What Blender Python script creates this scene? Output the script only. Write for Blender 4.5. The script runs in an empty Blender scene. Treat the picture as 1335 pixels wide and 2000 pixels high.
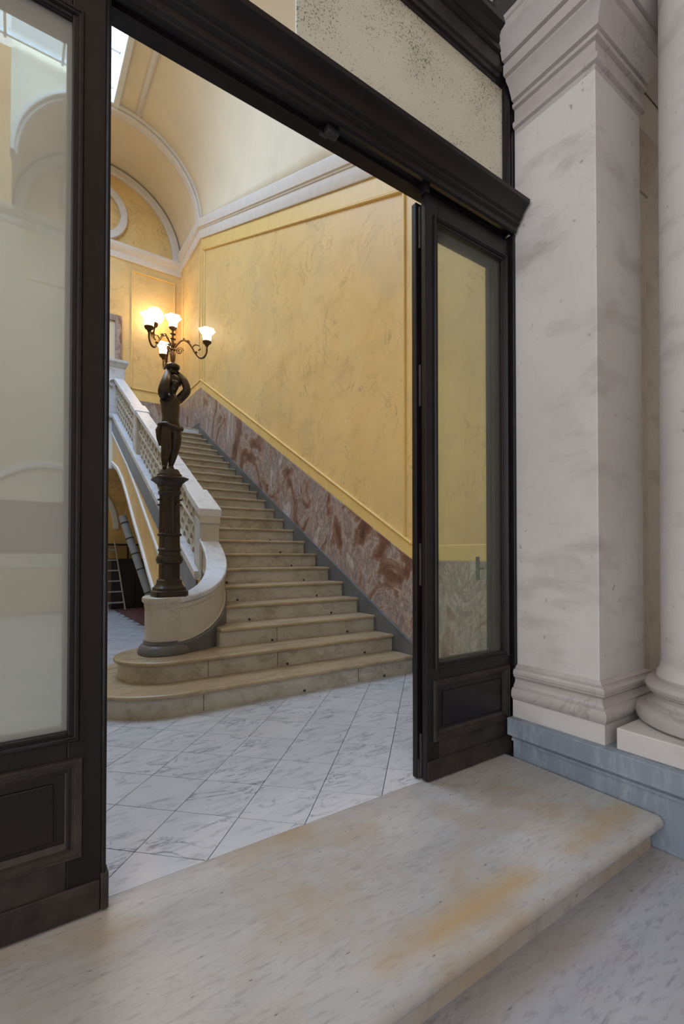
import bpy, bmesh, math, random
from mathutils import Vector, Matrix
random.seed(7)
sc = bpy.context.scene
col = sc.collection
# ------------------------------------------------------------------ camera
F, YAW, PIT, HOR, EH = 930.0, math.radians(34.6), math.radians(0.8), 1084.0, 1.17
PY = HOR - F*math.tan(PIT)
cd = bpy.data.cameras.new('camera'); cam = bpy.data.objects.new('camera', cd); col.objects.link(cam)
cd.sensor_fit = 'VERTICAL'; cd.sensor_height = 36.0; cd.lens = F/2000*36
cd.shift_y = (PY-1000.0)/2000.0; cd.clip_start = 0.05
cam.location = (0, 0, EH); cam.rotation_euler = (math.pi/2+PIT, 0, -YAW)
sc.camera = cam
# ------------------------------------------------------------------ world and daylight
w = bpy.data.worlds.new('world'); sc.world = w; w.use_nodes = True
bg = w.node_tree.nodes['Background']; bg.inputs[0].default_value = (0.90, 0.94, 1.0, 1); bg.inputs[1].default_value = 2.25
ld = bpy.data.lights.new('skylight_daylight', 'AREA'); ld.shape = 'RECTANGLE'; ld.size = 3.4; ld.size_y = 6.4
ld.energy = 700; ld.color = (0.42, 0.67, 1.0)
lo = bpy.data.objects.new('skylight_daylight', ld); col.objects.link(lo); lo.location = (-0.2, 6.9, 10.6)
vs = sc.view_settings; vs.view_transform = 'Standard'; vs.look = 'None'; vs.gamma = 1.0; vs.use_curve_mapping = False; vs.exposure = 0.0

# ------------------------------------------------------------------ materials
def nt(name):
    m = bpy.data.materials.new(name); m.use_nodes = True
    return m, m.node_tree, m.node_tree.nodes['Principled BSDF']
def rgba(c): return (c[0], c[1], c[2], 1)
def N(t, typ, **kw):
    n = t.nodes.new(typ)
    for k, v in kw.items():
        if k in n.inputs: n.inputs[k].default_value = v
        else: setattr(n, k, v)
    return n
def ramp(t, fac, stops):
    r = t.nodes.new('ShaderNodeValToRGB'); e = r.color_ramp.elements
    e[0].position, e[0].color = stops[0][0], rgba(stops[0][1]); e[1].position, e[1].color = stops[-1][0], rgba(stops[-1][1])
    for p, c in stops[1:-1]:
        x = e.new(p); x.color = rgba(c)
    t.links.new(fac, r.inputs[0]); return r.outputs[0]
def mix(t, fac, a, b, mode='MIX'):
    m = t.nodes.new('ShaderNodeMix'); m.data_type = 'RGBA'; m.blend_type = mode
    for s, v in ((m.inputs[0], fac), (m.inputs[6], a), (m.inputs[7], b)):
        if hasattr(v, 'is_linked') or hasattr(v, 'links'): t.links.new(v, s)
        elif isinstance(v, (int, float)): s.default_value = v
        else: s.default_value = rgba(v)
    return m.outputs[2]
def coords(t, scale=(1, 1, 1), rot=(0, 0, 0), rnd=True):
    """world position, shifted per object so that copied pieces have veins of their own"""
    g = N(t, 'ShaderNodeNewGeometry'); src = g.outputs['Position']
    if rnd:
        oi = N(t, 'ShaderNodeObjectInfo'); mu = N(t, 'ShaderNodeMath', operation='MULTIPLY'); mu.inputs[1].default_value = 37.0
        t.links.new(oi.outputs['Random'], mu.inputs[0])
        ad = N(t, 'ShaderNodeVectorMath', operation='ADD'); t.links.new(src, ad.inputs[0]); t.links.new(mu.outputs[0], ad.inputs[1]); src = ad.outputs[0]
    mp = N(t, 'ShaderNodeMapping'); mp.inputs['Scale'].default_value = scale; mp.inputs['Rotation'].default_value = rot
    t.links.new(src, mp.inputs[0]); return mp.outputs[0]
def noise(t, co, scale, detail=6, rough=.55, dist=0):
    n = N(t, 'ShaderNodeTexNoise', Scale=scale, Detail=detail, Roughness=rough, Distortion=dist)
    t.links.new(co, n.inputs['Vector']); return n.outputs['Fac']
def marble(name, base, cloud, vein, scale=2.0, vw=.03, rough=.3, vstr=.8, stretch=(1, 1, 1), rot=(0, 0, 0), rnd=True, stain=None, specks=0, bump=.04, streak=None, samt=.75, band=None):
    m, t, b = nt(name); co = coords(t, stretch, rot, rnd)
    c = mix(t, ramp(t, noise(t, co, scale*.6, 6, .6, .6), [(.35, (0, 0, 0)), (.7, (1, 1, 1))]), base, cloud)
    v = ramp(t, noise(t, co, scale, 9, .62, 1.4), [(.5-vw, (0, 0, 0)), (.5, (vstr,)*3), (.5+vw*.6, (0, 0, 0))])
    gate = ramp(t, noise(t, co, scale*.8, 3, .5), [(.42, (0, 0, 0)), (.62, (1, 1, 1))])
    vv = mix(t, 1.0, v, gate, 'MULTIPLY')
    c = mix(t, vv, c, vein)
    if streak:
        st_ = ramp(t, noise(t, coords(t, streak, rot, rnd), 1.0, 5, .62, .25), [(.52, (0, 0, 0)), (.74, (samt,)*3)]); c = mix(t, st_, c, vein)
    if stain:
        for (sc_, lo_, hi_, colr, amt) in stain:
            s = ramp(t, noise(t, coords(t, (1, 1, 1), (0, 0, 0), False), sc_, 4, .6, .3), [(lo_, (0, 0, 0)), (hi_, (amt,)*3)])
            c = mix(t, s, c, colr)
    if band:   # worn rust streak lying along the doorstep
        g = N(t, 'ShaderNodeNewGeometry'); sx = N(t, 'ShaderNodeSeparateXYZ'); t.links.new(g.outputs['Position'], sx.inputs[0])
        hf = N(t, 'ShaderNodeMath', operation='MULTIPLY'); t.links.new(sx.outputs['Y'], hf.inputs[0]); hf.inputs[1].default_value = .5
        r1 = ramp(t, hf.outputs[0], [(band[0]*.5, (0, 0, 0)), (band[1]*.5, (1, 1, 1)), (band[2]*.5, (0, 0, 0))])
        r2 = ramp(t, noise(t, coords(t, (1, 1, 1), (0, 0, 0), False), 1.6, 4, .6), [(.36, (0, 0, 0)), (.56, (.9,)*3)])
        c = mix(t, mix(t, 1.0, r1, r2, 'MULTIPLY'), c, band[3])
    if specks:
        s = ramp(t, noise(t, co, 26, 2, .5), [(.70, (0, 0, 0)), (.78, (specks,)*3)]); c = mix(t, s, c, (.07, .07, .08))
    t.links.new(c, b.inputs['Base Color']); b.inputs['Roughness'].default_value = rough
    if bump:
        bp = N(t, 'ShaderNodeBump', Strength=bump, Distance=.02); t.links.new(noise(t, co, 40, 4), bp.inputs['Height']); t.links.new(bp.outputs[0], b.inputs['Normal'])
    return m
def plain(name, c, rough=.5, metal=0, var=.12, scale=6, c2=None, bump=.05):
    m, t, b = nt(name); co = coords(t)
    d = c2 if c2 else tuple(x*(1-var*2) for x in c)
    cc = mix(t, ramp(t, noise(t, co, scale, 6, .6), [(.3, (0, 0, 0)), (.75, (1, 1, 1))]), c, d)
    t.links.new(cc, b.inputs['Base Color']); b.inputs['Roughness'].default_value = rough; b.inputs['Metallic'].default_value = metal
    if bump:
        bp = N(t, 'ShaderNodeBump', Strength=bump, Distance=.01); t.links.new(noise(t, co, 30, 4), bp.inputs['Height']); t.links.new(bp.outputs[0], b.inputs['Normal'])
    return m
def emis(name, c, s):
    m, t, b = nt(name); b.inputs['Base Color'].default_value = rgba(c); b.inputs['Emission Color'].default_value = rgba(c); b.inputs['Emission Strength'].default_value = s; b.inputs['Roughness'].default_value = .3
    return m
def glass(name, tint, haze_col, haze, gloss=.08, rough=.02, specks=False):
    m = bpy.data.materials.new(name); m.use_nodes = True; t = m.node_tree; t.nodes.clear()
    out = N(t, 'ShaderNodeOutputMaterial'); tr = N(t, 'ShaderNodeBsdfTransparent'); tr.inputs[0].default_value = rgba(tint)
    gl = N(t, 'ShaderNodeBsdfGlossy'); gl.inputs['Roughness'].default_value = rough
    df = N(t, 'ShaderNodeBsdfDiffuse'); ts = N(t, 'ShaderNodeBsdfTranslucent')
    co = coords(t, rnd=False); hc = mix(t, noise(t, co, 3, 5), haze_col, tuple(x*.85 for x in haze_col))
    if specks:
        n1 = noise(t, co, 130, 2, .5); n2 = noise(t, co, 3.0, 3, .5)
        ad = N(t, 'ShaderNodeMath', operation='MULTIPLY_ADD'); t.links.new(n2, ad.inputs[0]); ad.inputs[1].default_value = .35; t.links.new(n1, ad.inputs[2])
        hc = mix(t, ramp(t, ad.outputs[0], [(.80, (0, 0, 0)), (.85, (.85, .85, .85))]), hc, (.06, .055, .05))
    t.links.new(hc, df.inputs[0]); t.links.new(hc, ts.inputs[0])
    a = N(t, 'ShaderNodeMixShader'); a.inputs[0].default_value = .5; t.links.new(df.outputs[0], a.inputs[1]); t.links.new(ts.outputs[0], a.inputs[2])
    h = N(t, 'ShaderNodeMixShader'); h.inputs[0].default_value = haze; t.links.new(tr.outputs[0], h.inputs[1]); t.links.new(a.outputs[0], h.inputs[2])
    lw = N(t, 'ShaderNodeLayerWeight'); lw.inputs[0].default_value = .5; pw = N(t, 'ShaderNodeMath', operation='POWER'); t.links.new(lw.outputs['Facing'], pw.inputs[0]); pw.inputs[1].default_value = 4.0
    fr = N(t, 'ShaderNodeMath', operation='MULTIPLY_ADD'); t.links.new(pw.outputs[0], fr.inputs[0]); fr.inputs[1].default_value = .5; fr.inputs[2].default_value = .03
    g = N(t, 'ShaderNodeMixShader'); t.links.new(fr.outputs[0], g.inputs[0]); t.links.new(h.outputs[0], g.inputs[1]); t.links.new(gl.outputs[0], g.inputs[2])
    t.links.new(g.outputs[0], out.inputs[0]); return m

M = {}
M['tile'] = marble('white_marble_tile', (.62, .61, .63), (.51, .515, .55), (.15, .155, .19), 2.0, .022, .2, .8, (1, 2.2, 1), (0, 0, .5), streak=(7, 22, 7), samt=.5)
M['joint'] = plain('tile_joint', (.16, .15, .15), .8)
M['slab'] = marble('worn_threshold_marble', (.46, .43, .41), (.36, .34, .33), (.12, .115, .11), 2.4, .010, .24, .3, (1, 3.0, 1), (0, 0, .5), False,
                   [(1.7, .50, .68, (.38, .27, .16), .75), (3.1, .58, .72, (.33, .26, .19), .45)], .8, band=(.985, 1.06, 1.17, (.44, .29, .14)), streak=(12, 60, 12), samt=.38)
M['porch'] = marble('porch_marble', (.42, .41, .43), (.32, .31, .335), (.09, .09, .105), 2.4, .012, .34, .5, (1, 3, 1), (0, 0, .8), False, [(1.5, .52, .72, (.38, .31, .26), .5)], .9, streak=(14, 56, 12), samt=.5)
M['step'] = marble('stair_marble', (.48, .37, .235), (.38, .285, .17), (.17, .12, .07), 2.0, .014, .32, .5, (1, 1, 2), (0, 0, .2), True, [(4.0, .52, .75, (.24, .18, .11), .65)], streak=(4, 14, 20))
M['riser'] = marble('riser_marble', (.58, .53, .45), (.47, .42, .33), (.18, .14, .10), 1.8, .018, .35, .6, (1, 1, 2), (0, 0, .2), True, [(5.0, .50, .72, (.28, .22, .14), .7)], streak=(6, 14, 14), samt=.5)
M['white'] = marble('white_marble', (.68, .67, .68), (.60, .60, .63), (.34, .35, .40), 3, .014, .35, .5, streak=(8, 8, 14))
M['cream_marble'] = marble('cream_marble', (.60, .55, .47), (.51, .46, .38), (.26, .22, .17), 2, .014, .35, .4)
M['grey_marble'] = marble('grey_marble', (.105, .105, .105), (.16, .16, .16), (.08, .08, .09), 3, .03, .35, .7)
M['blue_marble'] = marble('blue_grey_marble', (.21, .245, .295), (.155, .185, .225), (.34, .37, .41), 2.0, .02, .4, .5, (1, 1.6, .5), (.4, 0, 0), False, None, .3, streak=(3, 12, 3))
M['pil'] = marble('pilaster_marble', (.58, .54, .52), (.50, .455, .435), (.24, .20, .19), 1.2, .010, .42, .18, (1, 1, .8), (.6, .4, 0), False, [(1.6, .58, .80, (.34, .28, .26), .5)], .5, streak=(2.5, 2.5, 6), samt=.5)
M['pilbase'] = marble('pilaster_base_marble', (.46, .405, .39), (.37, .32, .305), (.20, .16, .155), 2, .02, .35, .5)
m, t, b = nt('red_breccia_marble'); co = coords(t, (1, 1, .6), (.4, 0, 0), False)
c = ramp(t, noise(t, co, 1.7, 9, .66, 1.6), [(.30, (.08, .045, .035)), (.39, (.20, .09, .06)), (.44, (.31, .19, .135)), (.48, (.47, .37, .32)), (.54, (.29, .23, .205)), (.60, (.50, .42, .38)), (.68, (.58, .52, .48))])
v = ramp(t, noise(t, co, 6, 8, .65, 1.2), [(.46, (0, 0, 0)), (.5, (.8,)*3), (.53, (0, 0, 0))])
c = mix(t, v, c, (.20, .11, .09)); t.links.new(c, b.inputs['Base Color']); b.inputs['Roughness'].default_value = .3; M['red'] = m
M['yellow'] = marble('yellow_marbled_paint', (.87, .60, .25), (.80, .52, .19), (.42, .26, .11), 2.6, .018, .45, .8, (1, 1, .7), (.7, 0, 0), False, [(.9, .5, .75, (.62, .47, .25), .6)], streak=(1.3, 1.3, 3.2), samt=.3)
M['yellow_plain'] = plain('yellow_plain_paint', (.88, .60, .21), .45, 0, .06)
M['cream'] = plain('cream_plaster', (.84, .71, .52), .75, 0, .06, 1.2)
M['trim'] = plain('pale_stucco', (.78, .70, .63), .6, 0, .06)
M['whitep'] = plain('white_paint', (.80, .79, .78), .55, 0, .05)
M['wood'] = plain('black_brown_wood', (.007, .005, .006), .30, 0, .3, 5, (.015, .010, .011), .12)
M['woodworn'] = plain('worn_dark_wood', (.012, .009, .008), .5, 0, .3, 9, (.05, .038, .032), .2)
for k in ('wood', 'woodworn'): M[k].node_tree.nodes['Principled BSDF'].inputs['Specular IOR Level'].default_value = .34
M['iron'] = plain('brown_cast_iron', (.028, .018, .012), .42, .25, .3, 8, (.06, .04, .026), .15)
M['bronze'] = plain('bronze_figure', (.032, .021, .014), .40, .3, .3, 10, (.07, .047, .03), .1)
M['brass'] = plain('dark_brass', (.16, .09, .04), .35, .7, .3, 20)
M['steel'] = plain('worn_steel', (.10, .095, .10), .4, .7, .3)
M['alu'] = plain('aluminium', (.55, .57, .60), .35, .7, .1)
M['wrap'] = plain('grey_wrapping', (.42, .45, .47), .6, 0, .15)
M['dark'] = plain('dark_paint', (.03, .022, .022), .5, 0, .2)
M['redfloor'] = plain('dark_red_carpet', (.13, .05, .05), .9, 0, .2)
M['shade'] = emis('lit_opal_glass', (1.0, .74, .42), 34.0)
M['globe'] = emis('lit_globe_glass', (1.0, .74, .42), 14.0)
M['gl_clear'] = glass('door_glass', (.95, .97, .93), (.55, .55, .47), .05)
M['gl_hazy'] = glass('dust_reflection_glass', (.92, .94, .94), (.66, .62, .56), .40)  # cream haze paints both the dust and the reflection of the outside
M['gl_speck'] = glass('speckled_glass', (.9, .88, .8), (.80, .76, .66), .78, specks=True)
M['gl_transom'] = glass('transom_glass', (.95, .92, .86), (.76, .62, .46), .35)
M['gl_sky'] = glass('roof_glass', (.95, .97, 1), (.8, .85, .9), .15)

# ------------------------------------------------------------------ mesh helpers (vertices are given in scene metres)
def link(o, parent=None):
    col.objects.link(o)
    if parent is not None:
        o.parent = parent; o.location = Vector(o.location) - Vector(ABS[parent.name])
        ABS[o.name] = tuple(ABS[parent.name][i] + o.location[i] for i in range(3))
    else: ABS[o.name] = tuple(o.location)
    return o
ABS = {}
def tag(o, label=None, cat=None, group=None, kind=None):
    if label: o['label'] = label
    if cat: o['category'] = cat
    if group: o['group'] = group
    if kind: o['kind'] = kind
    return o
def thing(name, label, cat, loc=(0, 0, 0), group=None, kind=None):
    o = bpy.data.objects.new(name, None); o.location = loc; o.empty_display_size = .1; link(o); return tag(o, label, cat, group, kind)
def shade(me, ang=35):
    for p in me.polygons: p.use_smooth = True
    bm = bmesh.new(); bm.from_mesh(me)
    for e in bm.edges:
        if len(e.link_faces) == 2 and e.calc_face_angle(0) > math.radians(ang): e.smooth = False
    bm.to_mesh(me); bm.free()
def mesh(name, v, f, mat, parent=None, smooth=True, at=(0, 0, 0)):
    me = bpy.data.meshes.new(name); me.from_pydata([tuple(p) for p in v], [], f); 
    bm = bmesh.new(); bm.from_mesh(me); bmesh.ops.remove_doubles(bm, verts=bm.verts, dist=1e-5); bmesh.ops.recalc_face_normals(bm, faces=bm.faces); bm.to_mesh(me); bm.free()
    if smooth: shade(me)
    me.materials.append(M[mat] if isinstance(mat, str) else mat)
    o = bpy.data.objects.new(name, me); o.location = at; return link(o, parent)
def again(src, parent, at):
    o = bpy.data.objects.new(src.name.split('.')[0], src.data); o.location = at; return link(o, parent)
def bevel(o, w=.006, seg=2):
    m = o.modifiers.new('bevel', 'BEVEL'); m.width = w; m.segments = seg; m.limit_method = 'ANGLE'; m.angle_limit = math.radians(40); return o
def box(name, x0, x1, y0, y1, z0, z1, mat, parent=None, bv=0):
    v = [(x, y, z) for x in (x0, x1) for y in (y0, y1) for z in (z0, z1)]
    o = mesh(name, v, [(0, 1, 3, 2), (4, 6, 7, 5), (0, 4, 5, 1), (2, 3, 7, 6), (0, 2, 6, 4), (1, 5, 7, 3)], mat, parent, False)
    return bevel(o, bv) if bv else o
def prism(name, pts, axis, a, b, mat, parent=None, bv=0, at=(0, 0, 0)):
    """polygon pts in the plane across axis, extruded from a to b"""
    n = len(pts)
    def P(p, s): return (s, p[0], p[1]) if axis == 0 else (p[0], s, p[1]) if axis == 1 else (p[0], p[1], s)
    v = [P(p, a) for p in pts] + [P(p, b) for p in pts]
    f = [tuple(range(n)), tuple(range(2*n-1, n-1, -1))] + [(i, (i+1) % n, n+(i+1) % n, n+i) for i in range(n)]
    o = mesh(name, v, f, mat, parent, True, at)
    return bevel(o, bv) if bv else o
def lathe(name, prof, c, mat, parent=None, seg=32, sq=0, wave=None):
    v = []; f = []
    for j, (r, z) in enumerate(prof):
        for i in range(seg):
            a = 2*math.pi*(i+.5)/seg; k = 1
            if sq: k = 1/max(abs(math.cos(a)), abs(math.sin(a)))**sq
            rr = r*k*(wave(a, j) if wave else 1)
            v.append((c[0]+rr*math.cos(a), c[1]+rr*math.sin(a), c[2]+z))
    for j in range(len(prof)-1):
        for i in range(seg): f.append((j*seg+i, j*seg+(i+1) % seg, (j+1)*seg+(i+1) % seg, (j+1)*seg+i))
    if prof[0][0] > 1e-4: f.append(tuple(range(seg-1, -1, -1)))
    if prof[-1][0] > 1e-4 and not wave: f.append(tuple((len(prof)-1)*seg+i for i in range(seg)))
    return mesh(name, v, f, mat, parent)
def tube(name, pts, rad, mat, parent=None, seg=8):
    pts = [Vector(p) for p in pts]; n = len(pts); v = []; f = []; up = Vector((.13, .31, .94)).normalized()
    for i, p in enumerate(pts):
        d = (pts[min(i+1, n-1)]-pts[max(i-1, 0)]).normalized(); s = d.cross(up); s = s.normalized() if s.length > 1e-4 else Vector((1, 0, 0)); q = d.cross(s)
        r = rad[i] if isinstance(rad, (list, tuple)) else rad
        for k in range(seg):
            a = 2*math.pi*k/seg; v.append(p+s*math.cos(a)*r+q*math.sin(a)*r)
    for i in range(n-1):
        for k in range(seg): f.append((i*seg+k, i*seg+(k+1) % seg, (i+1)*seg+(k+1) % seg, (i+1)*seg+k))
    f += [tuple(range(seg-1, -1, -1)), tuple((n-1)*seg+k for k in range(seg))]
    return mesh(name, v, f, mat, parent)
def sweep(name, path, prof, mat, parent=None):
    """profile (out, z) carried along a plan path with mitred corners; out is to the right of travel"""
    n = len(path); v = []; f = []; m_ = len(prof)
    for i in range(n):
        p = Vector(path[i]); nn = []
        for a, b_ in ((i-1, i), (i, i+1)):
            if 0 <= a and b_ < n:
                d = (Vector(path[b_])-Vector(path[a])).normalized(); nn.append(Vector((d.y, -d.x)))
        o = nn[0] if len(nn) == 1 else (nn[0]+nn[1])/(1+nn[0].dot(nn[1]))
        for (d, z) in prof: v.append((p.x+o.x*d, p.y+o.y*d, z))
    for i in range(n-1):
        for j in range(m_): f.append((i*m_+j, i*m_+(j+1) % m_, (i+1)*m_+(j+1) % m_, (i+1)*m_+j))
    f += [tuple(range(m_)), tuple((n-1)*m_+j for j in range(m_))]
    return mesh(name, v, f, mat, parent)
def frame(name, x0, x1, z0, z1, wd, y0, y1, mat, parent):
    """mitred stepped moulding round an opening in an xz plane: high outside, stepping in"""
    R = [(0, y1), (0, y0+.006), (.004, y0), (.010, y0), (.012, y0+.005), (wd*.45, y0+.006), (wd*.5, y0+.010), (wd*.62, y0+.009), (wd*.66, y0+.015), (wd*.95, y1-.006), (wd, y1-.004), (wd, y1)]
    v = []; f = []; n = len(R)
    for (x, z, sx, sz) in ((x0, z0, 1, 1), (x1, z0, -1, 1), (x1, z1, -1, -1), (x0, z1, 1, -1)):
        for (d, y) in R: v.append((x+sx*d, y, z+sz*d))
    for i in range(4):
        for j in range(n-1): f.append((i*n+j, i*n+j+1, ((i+1) % 4)*n+j+1, ((i+1) % 4)*n+j))
    return mesh(name, v, f, mat, parent)

# ================================================================== SETTING
TH = 1.807                     # back edge of the threshold slab
XW = 3.33                      # right stair wall
YB = 11.8                      # back wall of the landing
XL = -2.4
ZL = 3.91                      # landing level
Y1, TR, RI = 3.5, .309, .170   # first nosing, tread, riser
def stair_z(y): return RI + (y-Y1)*RI/TR
def dado_z(y): return 1.113 if y < 3.55 else min(1.113+(y-3.55)*.556, 4.80)
def corn_z(y): return min(5.572+(y-4.48)*.4347, 8.06)      # foot of the cornice

# ---- floors
fl = mesh('floor', [(XL, TH, -.012), (XW+.1, TH, -.012), (XW+.1, 12.4, -.012), (XL, 12.4, -.012), (XL, TH, -.2), (XW+.1, TH, -.2), (XW+.1, 12.4, -.2), (XL, 12.4, -.2)],
          [(0, 1, 2, 3), (4, 7, 6, 5), (0, 4, 5, 1), (1, 5, 6, 2), (2, 6, 7, 3), (3, 7, 4, 0)], 'joint', None, False)
tag(fl, 'hall floor of white marble tiles laid diagonally at the stair foot', 'floor', kind='structure')
def clip(poly, ax, val, keep_gt):
    out = []
    for i in range(len(poly)):
        a, b_ = poly[i], poly[(i+1) % len(poly)]
        ia = (a[ax] > val) == keep_gt; ib = (b_[ax] > val) == keep_gt
        if ia: out.append(a)
        if ia != ib:
            k = (val-a[ax])/(b_[ax]-a[ax]); out.append(tuple(a[q]+(b_[q]-a[q])*k for q in (0, 1)))
    return out
SP = .431; full = None; h = SP/2-.0027
for i in range(-8, 10):
    for j in range(0, 45):
        cx = .403+i*SP + (SP/2 if j % 2 else 0); cy = TH + j*SP/2
        if not (-.75 < cx < 3.5 and cy < 10.9): continue
        if cx > 1.3 + .0*cy and cy > 4.6 and cx > 1.75: continue
        if cx > 1.95 and cy > 3.9: continue
        if cx < -.5 and cy < 2.6: pass
        pts = [(cx-h, cy), (cx, cy-h), (cx+h, cy), (cx, cy+h)]
        q = clip(clip(pts, 1, TH+.002, True), 0, XW-.01, False)
        if len(q) < 3: continue
        if len(q) == 4 and abs(cy-TH) > h and cx+h < XW-.02:
            if full is None:
                full = prism('tile', [(-h, 0), (0, -h), (h, 0), (0, h)], 2, -.011, 0, 'tile', fl, 0, (cx, cy, 0))
            else: again(full, fl, (cx, cy, 0))
        else: prism('tile', q, 2, -.011, 0, 'tile', fl)
pf = mesh('floor_porch', [(-4, -5, -.16), (7, -5, -.16), (7, 2, -.16), (-4, 2, -.16)], [(0, 1, 2, 3)], 'porch', None, False)
tag(pf, 'grey veined marble porch floor below the doorstep', 'floor', kind='structure')
cp = box('ceiling_porch', -4, 6, -4, 1.74, 6.5, 6.6, 'cream'); tag(cp, 'unseen porch ceiling added to block sky light above the doors', 'ceiling', kind='structure')  # out of view; added so sky light does not fall from above
wp = box('wall_porch_right', 6, 6.2, -4, 1.74, -.16, 6.5, 'cream'); tag(wp, 'unseen far right porch wall added to block sky light', 'wall', kind='structure')  # unseen wall, added to shut out sky light from the right
wq = box('wall_porch_rear', -1.5, 6, -4.2, -4, -.16, 6.5, 'cream'); tag(wq, 'unseen rear porch wall added opposite the doors to shape the daylight', 'wall', kind='structure')  # added behind the camera; stops short so daylight comes from the left
# ---- doorstep slab with rounded nosing
arc = [(.947+.03-.03*math.cos(a), -.03+.03*math.sin(a)) for a in [math.pi/2*k/6 for k in range(-3, 7)]]
prof = [(TH, 0), (TH, -.16), (1.0, -.16), (1.0, -.062)] + arc
o = prism('doorstep', prof, 0, -3.2, 2.392, 'slab'); tag(o, 'wide worn white marble doorstep with rust stains before the doors', 'doorstep')

# ---- right stair wall with its facings
wr = box('wall_right', XW, XW+.25, 1.86, 12.4, -.2, 11.6, 'yellow'); tag(wr, 'tall yellow marbled wall along the right side of the stairs', 'wall', kind='structure')
ys = [1.9, 2.7, 3.53, 4.75, 5.85, 6.9, 8.0, 9.1, 10.2, 11.0, 11.79]
for a, b_ in zip(ys[:-1], ys[1:]):
    lo_ = lambda y: max(0.0, stair_z(y)-.35) if y < 10.25 else ZL
    a1, b1 = a+.0015, b_-.0015
    prism('marble_panel', [(a1, lo_(a1)), (b1, lo_(b1)), (b1, dado_z(b1)), (a1, dado_z(a1))], 0, XW-.022, XW+.01, 'red', wr, .003)
skz = lambda y: stair_z(y)+.085
prism('skirting', [(3.2, .0), (3.2, .14), (3.45, .24), (10.25, skz(10.25)), (10.25, ZL-.3), (3.9, .0)], 0, XW-.04, XW-.01, 'grey_marble', wr, .004)
box('skirting', XW-.035, XW-.01, 1.9, 3.2, 0, .14, 'grey_marble', wr, .004); box('skirting', XW-.035, XW-.01, 10.25, 11.79, ZL, ZL+.14, 'grey_marble', wr, .004)
def rake_bar(name, y0, y1, zf, d0, d1, out, mat, par, bv=.008):
    prism(name, [(y0, zf(y0)+d0), (y1, zf(y1)+d0), (y1, zf(y1)+d1), (y0, zf(y0)+d1)], 0, XW-out, XW+.01, mat, par, bv)
for (a, b_) in ((3.56, 10.2), (10.22, 11.79)):
    rake_bar('border_band', a, b_, dado_z, 0, .15, .016, 'yellow_plain', wr); rake_bar('border_bead', a, b_, dado_z, .15, .185, .034, 'yellow_plain', wr, .014)
rake_bar('border_band', 1.9, 3.55, dado_z, 0, .15, .016, 'yellow_plain', wr)
rake_bar('border_bead', 3.7, 10.0, lambda y: corn_z(y)-.27, 0, .035, .028, 'yellow_plain', wr, .014)
rake_bar('border_band', 3.5, 10.2, lambda y: corn_z(y)-.235, 0, .235, .012, 'yellow_plain', wr)
for yy in (3.66, 9.98, 10.3, 11.55):
    prism('border_bead', [(yy, dado_z(yy)+.16), (yy+.035, dado_z(yy)+.18), (yy+.035, corn_z(yy)-.24), (yy, corn_z(yy)-.24)], 0, XW-.026, XW+.01, 'yellow_plain', wr, .012)
prism('border_band', [(10.13, dado_z(10.13)), (10.22, dado_z(10.2)), (10.22, corn_z(10.2)), (10.13, corn_z(10.13))], 0, XW-.02, XW+.01, 'yellow_plain', wr, .006)
def cornice_r(ya, yb):
    P = [(0, 0), (.035, 0), (.045, .02), (.05, .19), (.062, .192), (.066, .215), (.085, .225), (.115, .36), (.115, .385), (.09, .388), (.09, .41), (0, .41)]
    v = []; 
    for y in (ya, yb):
        for (d, z) in P: v.append((XW-d, y, corn_z(y)+z))
    n = len(P); f = [(i, (i+1) % n, n+(i+1) % n, n+i) for i in range(n)] + [tuple(range(n)), tuple(range(2*n-1, n-1, -1))]
    return mesh('cornice', v, f, 'trim', wr)
cornice_r(1.88, 10.2); cornice_r(10.2, YB)

# ---- back wall
wb = box('wall_back', XL, XW+.25, YB, YB+.25, -.2, 11.6, 'yellow'); tag(wb, 'yellow back wall above the upper landing with arched lunette', 'wall', kind='structure')
box('marble_panel', 2.04, XW-.02, YB-.022, YB+.01, ZL, 4.77, 'red', wb, .003)
box('plaster_facing', XL, .93, YB-.02, YB+.01, 1.2, 8.0, 'cream', wb)
box('border_band', 2.04, XW-.02, YB-.016, YB+.01, 4.77, 4.93, 'yellow_plain', wb, .006)
for x0, x1 in ((2.2, 3.2), (.2, 1.6)):
    z0, z1 = (5.02, 7.75) if x0 > 2 else (6.9, 7.75)
    for (a, b_, c_, d_) in ((x0, x1, z0, z0+.035), (x0, x1, z1, z1+.035), (x0, x0+.035, z0, z1), (x1-.035, x1, z0, z1)): box('border_bead', a, b_, YB-.028, YB+.01, c_, d_, 'yellow_plain', wb, .01)
CP = [(0, 7.93), (.03, 7.93), (.05, 7.98), (.05, 8.06), (.09, 8.09), (.14, 8.16), (.15, 8.2), (.15, 8.23), (0, 8.25)]
sweep('cornice', [(XL, YB), (XW, YB)], [(d, z+.03) for d, z in CP], 'trim', wb)
CX, CZ, CR = 1.62, 8.30, 1.70
def arch_band(name, cx, cz, r0, r1, y0, y1, a0, a1, mat, par, n=28):
    v = []; f = []
    for i in range(n+1):
        a = math.radians(a0+(a1-a0)*i/n); c_, s_ = math.cos(a), math.sin(a)
        v += [(cx+r0*c_, y0, cz+r0*s_), (cx+r1*c_, y0, cz+r1*s_), (cx+r1*c_, y1, cz+r1*s_), (cx+r0*c_, y1, cz+r0*s_)]
    for i in range(n):
        for j in range(4): f.append((i*4+j, i*4+(j+1) % 4, i*4+4+(j+1) % 4, i*4+4+j))
    f += [(0, 1, 2, 3), (n*4+3, n*4+2, n*4+1, n*4)]
    return bevel(mesh(name, v, f, mat, par), .02, 3)
arch_band('lunette_moulding', CX, CZ, CR-.20, CR-.02, YB-.10, YB+.01, -2, 182, 'trim', wb)
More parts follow.
